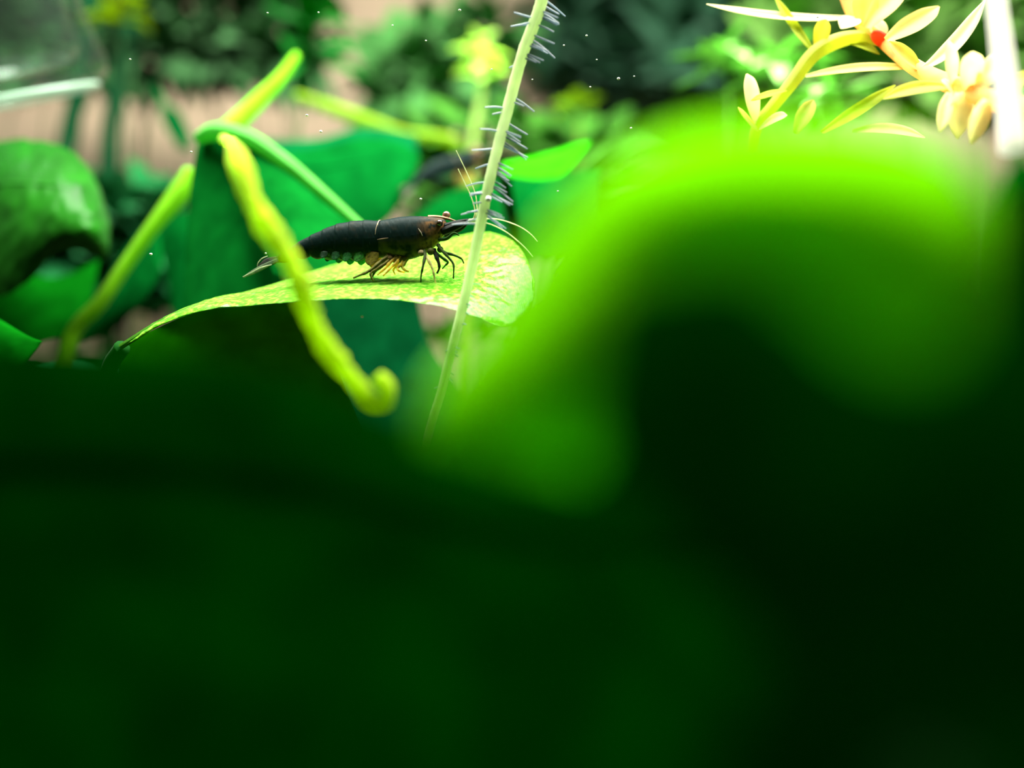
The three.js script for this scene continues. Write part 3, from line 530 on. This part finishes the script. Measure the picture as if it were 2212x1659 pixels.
  // walking legs: near side and far side
  for (const [list, r, c, m] of [
    [[[948, 532, 0.0008], [957, 545, 0.0014], [970, 560, 0.0018], [982, 576, 0.0020], [983, 590, 0.0021], [982, 607, 0.0019]], 0.00015, [0.02, 0.035, 0.008], M.solid],
    [[[918, 545, 0.001], [921, 556, 0.0016], [919, 574, 0.0021], [917, 585, 0.0022], [914, 600, 0.0022], [913, 614, 0.002]], 0.00015, [0.02, 0.03, 0.008], M.solid],
    [[[920, 552, 0.001], [928, 566, 0.0018], [938, 586, 0.0022], [942, 602, 0.0023], [945, 617, 0.0022]], 0.00015, [0.55, 0.5, 0.22], tw],
    [[[938, 542, 0.0006], [944, 556, 0.001], [950, 572, 0.0012], [951, 582, 0.0012], [946, 593, 0.001]], 0.0002, blk, M.solid],
    [[[950, 538, -0.0004], [962, 545, -0.0006], [978, 549, -0.0008], [991, 554, -0.0010], [997, 558, -0.0012], [1001, 567, -0.0013]], 0.00015, [0.03, 0.05, 0.012], M.solid],
    [[[940, 545, -0.0006], [956, 556, -0.001], [966, 564, -0.0014], [960, 570, -0.0016], [953, 577, -0.0018]], 0.00015, [0.02, 0.06, 0.012], M.solid],
    [[[842, 555, 0.0009], [828, 566, 0.0014], [812, 581, 0.0018], [797, 592, 0.002], [782, 598, 0.002], [768, 604, 0.002]], 0.0002, olive, M.solid],
    [[[850, 557, 0.0008], [835, 572, 0.0014], [818, 585, 0.0018], [806, 594, 0.002], [808, 604, 0.0021], [812, 611, 0.002]], 0.00018, olive, M.solid],
    [[[836, 555, -0.0006], [822, 570, -0.001], [806, 582, -0.0014], [800, 590, -0.0016], [798, 598, -0.0017]], 0.00018, [0.04, 0.04, 0.01], M.solid],
    [[[858, 557, 0.0008], [846, 570, 0.0014], [836, 583, 0.0017], [826, 592, 0.0019], [820, 598, 0.002]], 0.00016, amber, tw],
    [[[866, 558, 0.0008], [858, 572, 0.0014], [848, 582, 0.0017], [842, 590, 0.0019], [832, 600, 0.002]], 0.00016, amber, tw],
    [[[872, 558, 0.0006], [870, 572, 0.0012], [862, 584, 0.0016], [868, 590, 0.0018], [878, 592, 0.0018]], 0.00016, amber, tw],
    [[[880, 558, 0.0004], [876, 570, 0.001], [872, 580, 0.0013], [880, 588, 0.0015], [886, 590, 0.0015]], 0.00018, [0.5, 0.42, 0.06], tw],
    [[[862, 558, -0.0006], [854, 572, -0.001], [846, 580, -0.0013], [850, 590, -0.0014]], 0.00015, amber, tw],
  ]) seg('walking_leg', list, (f) => r * (1.15 - 0.75 * f) * (1 + 0.25 * Math.max(0, Math.cos(f * 19))), c, m, 30);
  // mouth parts and leg bases
  for (const [x, y, dz, r, c] of [[912, 550, 0.0012, 7, [0.16, 0.13, 0.06]], [932, 546, 0.0009, 8, [0.06, 0.07, 0.015]], [952, 541, 0.0005, 7, [0.05, 0.08, 0.015]], [844, 561, 0.0009, 9, [0.12, 0.08, 0.03]], [858, 563, 0.0008, 9, [0.16, 0.12, 0.02]], [872, 563, 0.0007, 9, [0.08, 0.07, 0.015]]])
    part('leg_base', tint(ball(S(x, y, dz), PX(r, SD), 14, 10), c, 0.5, 3500), M.solid, t);
  // swimmerets under the abdomen
  for (const [x, y, r, c] of [[807, 556, 17, [0.36, 0.28, 0.05]], [778, 553, 13, [0.07, 0.3, 0.06]], [753, 553, 12, [0.04, 0.22, 0.06]], [728, 551, 11, [0.03, 0.15, 0.05]], [702, 549, 9, [0.02, 0.07, 0.03]]]) for (const s of [1, -1]) {
    const rows = [[[x - r * 0.8, y - r * 0.5], [x, y - r * 0.6], [x + r * 0.8, y - r * 0.5]], [[x - r * 0.9, y + 2], [x, y + 2], [x + r * 0.8, y + 2]], [[x - r * 0.9, y + r * 0.7], [x - 2, y + r * 0.75], [x + r * 0.6, y + r * 0.6]], [[x - r * 0.6, y + r * 1.1], [x - 3, y + r * 1.2], [x + r * 0.2, y + r]]].map((q, i) => q.map(([a, b], j) => S(a, b, s * (0.00105 + 0.0001 * Math.sin(j * 1.5) + 0.00008 * i))));
    part('swimmeret', tint(sheet(rows, 14, 10, 0.00008), c, 0.9, 5200), tw, t);
  }
  // tail fan
  const fan = (pts, w, c, m, dz) => { const C = pts.map((p) => S(...p, dz)); const rows = C.map((p, i) => { const a = C[Math.min(i + 1, C.length - 1)].clone().sub(C[Math.max(i - 1, 0)]).normalize(), n = a.cross(new V3(0.1, 0.35, 1)).normalize().multiplyScalar(PX(w[i], SD)); return [p.clone().add(n), p, p.clone().sub(n)]; }); part('tail_blade', tint(sheet(rows, 16, 8, 0.00012), c, 0.5, 3000), m, t); };
  fan([[600, 556], [580, 560], [562, 567], [548, 577]], [7, 8, 6, 2], [0.014, 0.016, 0.01], M.solid, 0);
  fan([[600, 560], [578, 568], [556, 580], [541, 591]], [5, 8, 6, 1.5], [0.02, 0.035, 0.018], M.thin, 0.0007);
  fan([[600, 562], [574, 574], [548, 587], [524, 599]], [4, 6, 5.5, 1.5], [0.16, 0.24, 0.13], M.thin, 0.0012);
  fan([[600, 556], [580, 556], [562, 560], [551, 570]], [5, 7, 6, 2], [0.02, 0.03, 0.018], M.thin, -0.0008);
  seg('tail_spine', [[574, 551, 0.0004], [562, 556, 0.0004], [553, 566, 0.0004], [551, 574, 0.0004]], [0.00004, 0.00005, 0.00005, 0.00003], [0.4, 0.45, 0.3], tw, 12);
  seg('tail_spine', [[588, 572, 0.0013], [565, 578, 0.0014], [545, 588, 0.0014], [525, 598, 0.0014]], [0.00004, 0.00006, 0.00005, 0.00003], [0.45, 0.5, 0.35], tw, 12);
  return t;
}
const shrimp = makeShrimp('black shrimp with brown cheeks and long pale feelers standing on the bright leaf');
{
  const s2 = shrimp.clone(); s2.name = numbered('shrimp'); scene.add(s2);
  s2.position.copy(P(1012, 402, 165)); s2.scale.setScalar(0.85); s2.rotation.set(0, 0.75, 0.3);
  s2.userData = { label: 'blurred dark shrimp in the background left of the hairy root', category: 'shrimp' };
}

// ------------------------------------------------------------------ specks in the water
{
  const m = new THREE.MeshPhysicalMaterial({ color: 0xffffff, roughness: 0.6 });
  const spots = [
    [326, 549, 3.2, 104, "bright white speck between the leaf stalk and the folded leaf at the left"],
    [663, 249, 3, 103, "white speck just above the left end of the slanting yellow-green stem"],
    [413, 328, 2.4, 104, "white speck beside the upper left corner of the folded leaf"],
    [281, 128, 2.2, 104, "tiny white speck to the right of the glass jar's corner"],
    [578, 28, 2, 103, "tiny white speck at the top edge before the dark bushy plant"],
    [688, 27, 2, 105, "tiny white speck on the left border of the cream wall patch"],
    [993, 22, 3, 104, "white speck near the top edge above the light green plant tip"],
    [920, 88, 2, 104, "tiny white speck left of the light green plant tip"],
    [1267, 77, 2.4, 104, "white speck before the dark plant, highest of those right of the hairy root"],
    [1218, 98, 2, 103, "tiny white speck just right of the hairy root's upper hairs"],
    [1336, 170, 3.4, 102, "largest white speck before the dark bushy plant right of the hairy root"],
    [1370, 165, 1.8, 104, "tiny white speck close to the right of the largest one before the dark plant"],
    [1363, 277, 2.4, 105, "white speck above the lime crest of the arched leaf"],
    [1275, 188, 2, 104, "tiny white speck above the small blurred yellow plant tip"],
    [1289, 129, 1.8, 104, "tiny white speck left of the largest one before the dark plant"],
    [1062, 150, 2, 104, "tiny white speck between the light green plant tip and the hairy root"],
    [1766, 37, 2.2, 105, "white speck left of the orange stem in the top right"],
    [693, 284, 3, 101, "white speck below the slanting yellow-green stem's left end"],
    [782, 684, 3.4, 100, "pale speck hanging in the dark space under the bright leaf"],
    [909, 430, 2.6, 104, "white speck above the shrimp's back, left of its feelers"],
    [1205, 413, 2, 103, "white speck in front of the green leaf right of the shrimp's feelers"],
    [574, 547, 2, 104, "tiny white speck at the tip of the shrimp's tail"],
    [848, 55, 1.8, 106, "tiny white speck at the top edge in the middle of the wall patch"],
    [1150, 172, 1.8, 104, "tiny white speck among the hairs on the right of the root"]
  ];
  spots.forEach(([x, y, r, d, label]) => {
    const t = thing('water_speck', P(x, y, d), label, 'speck', 'white specks floating in the water');
    part('grain', new THREE.IcosahedronGeometry(PX(r, d), 2).scale(1, 0.8, 0.9).translate(t.position.x, t.position.y, t.position.z), m, t);
  });
}
renderer.render(scene, camera);
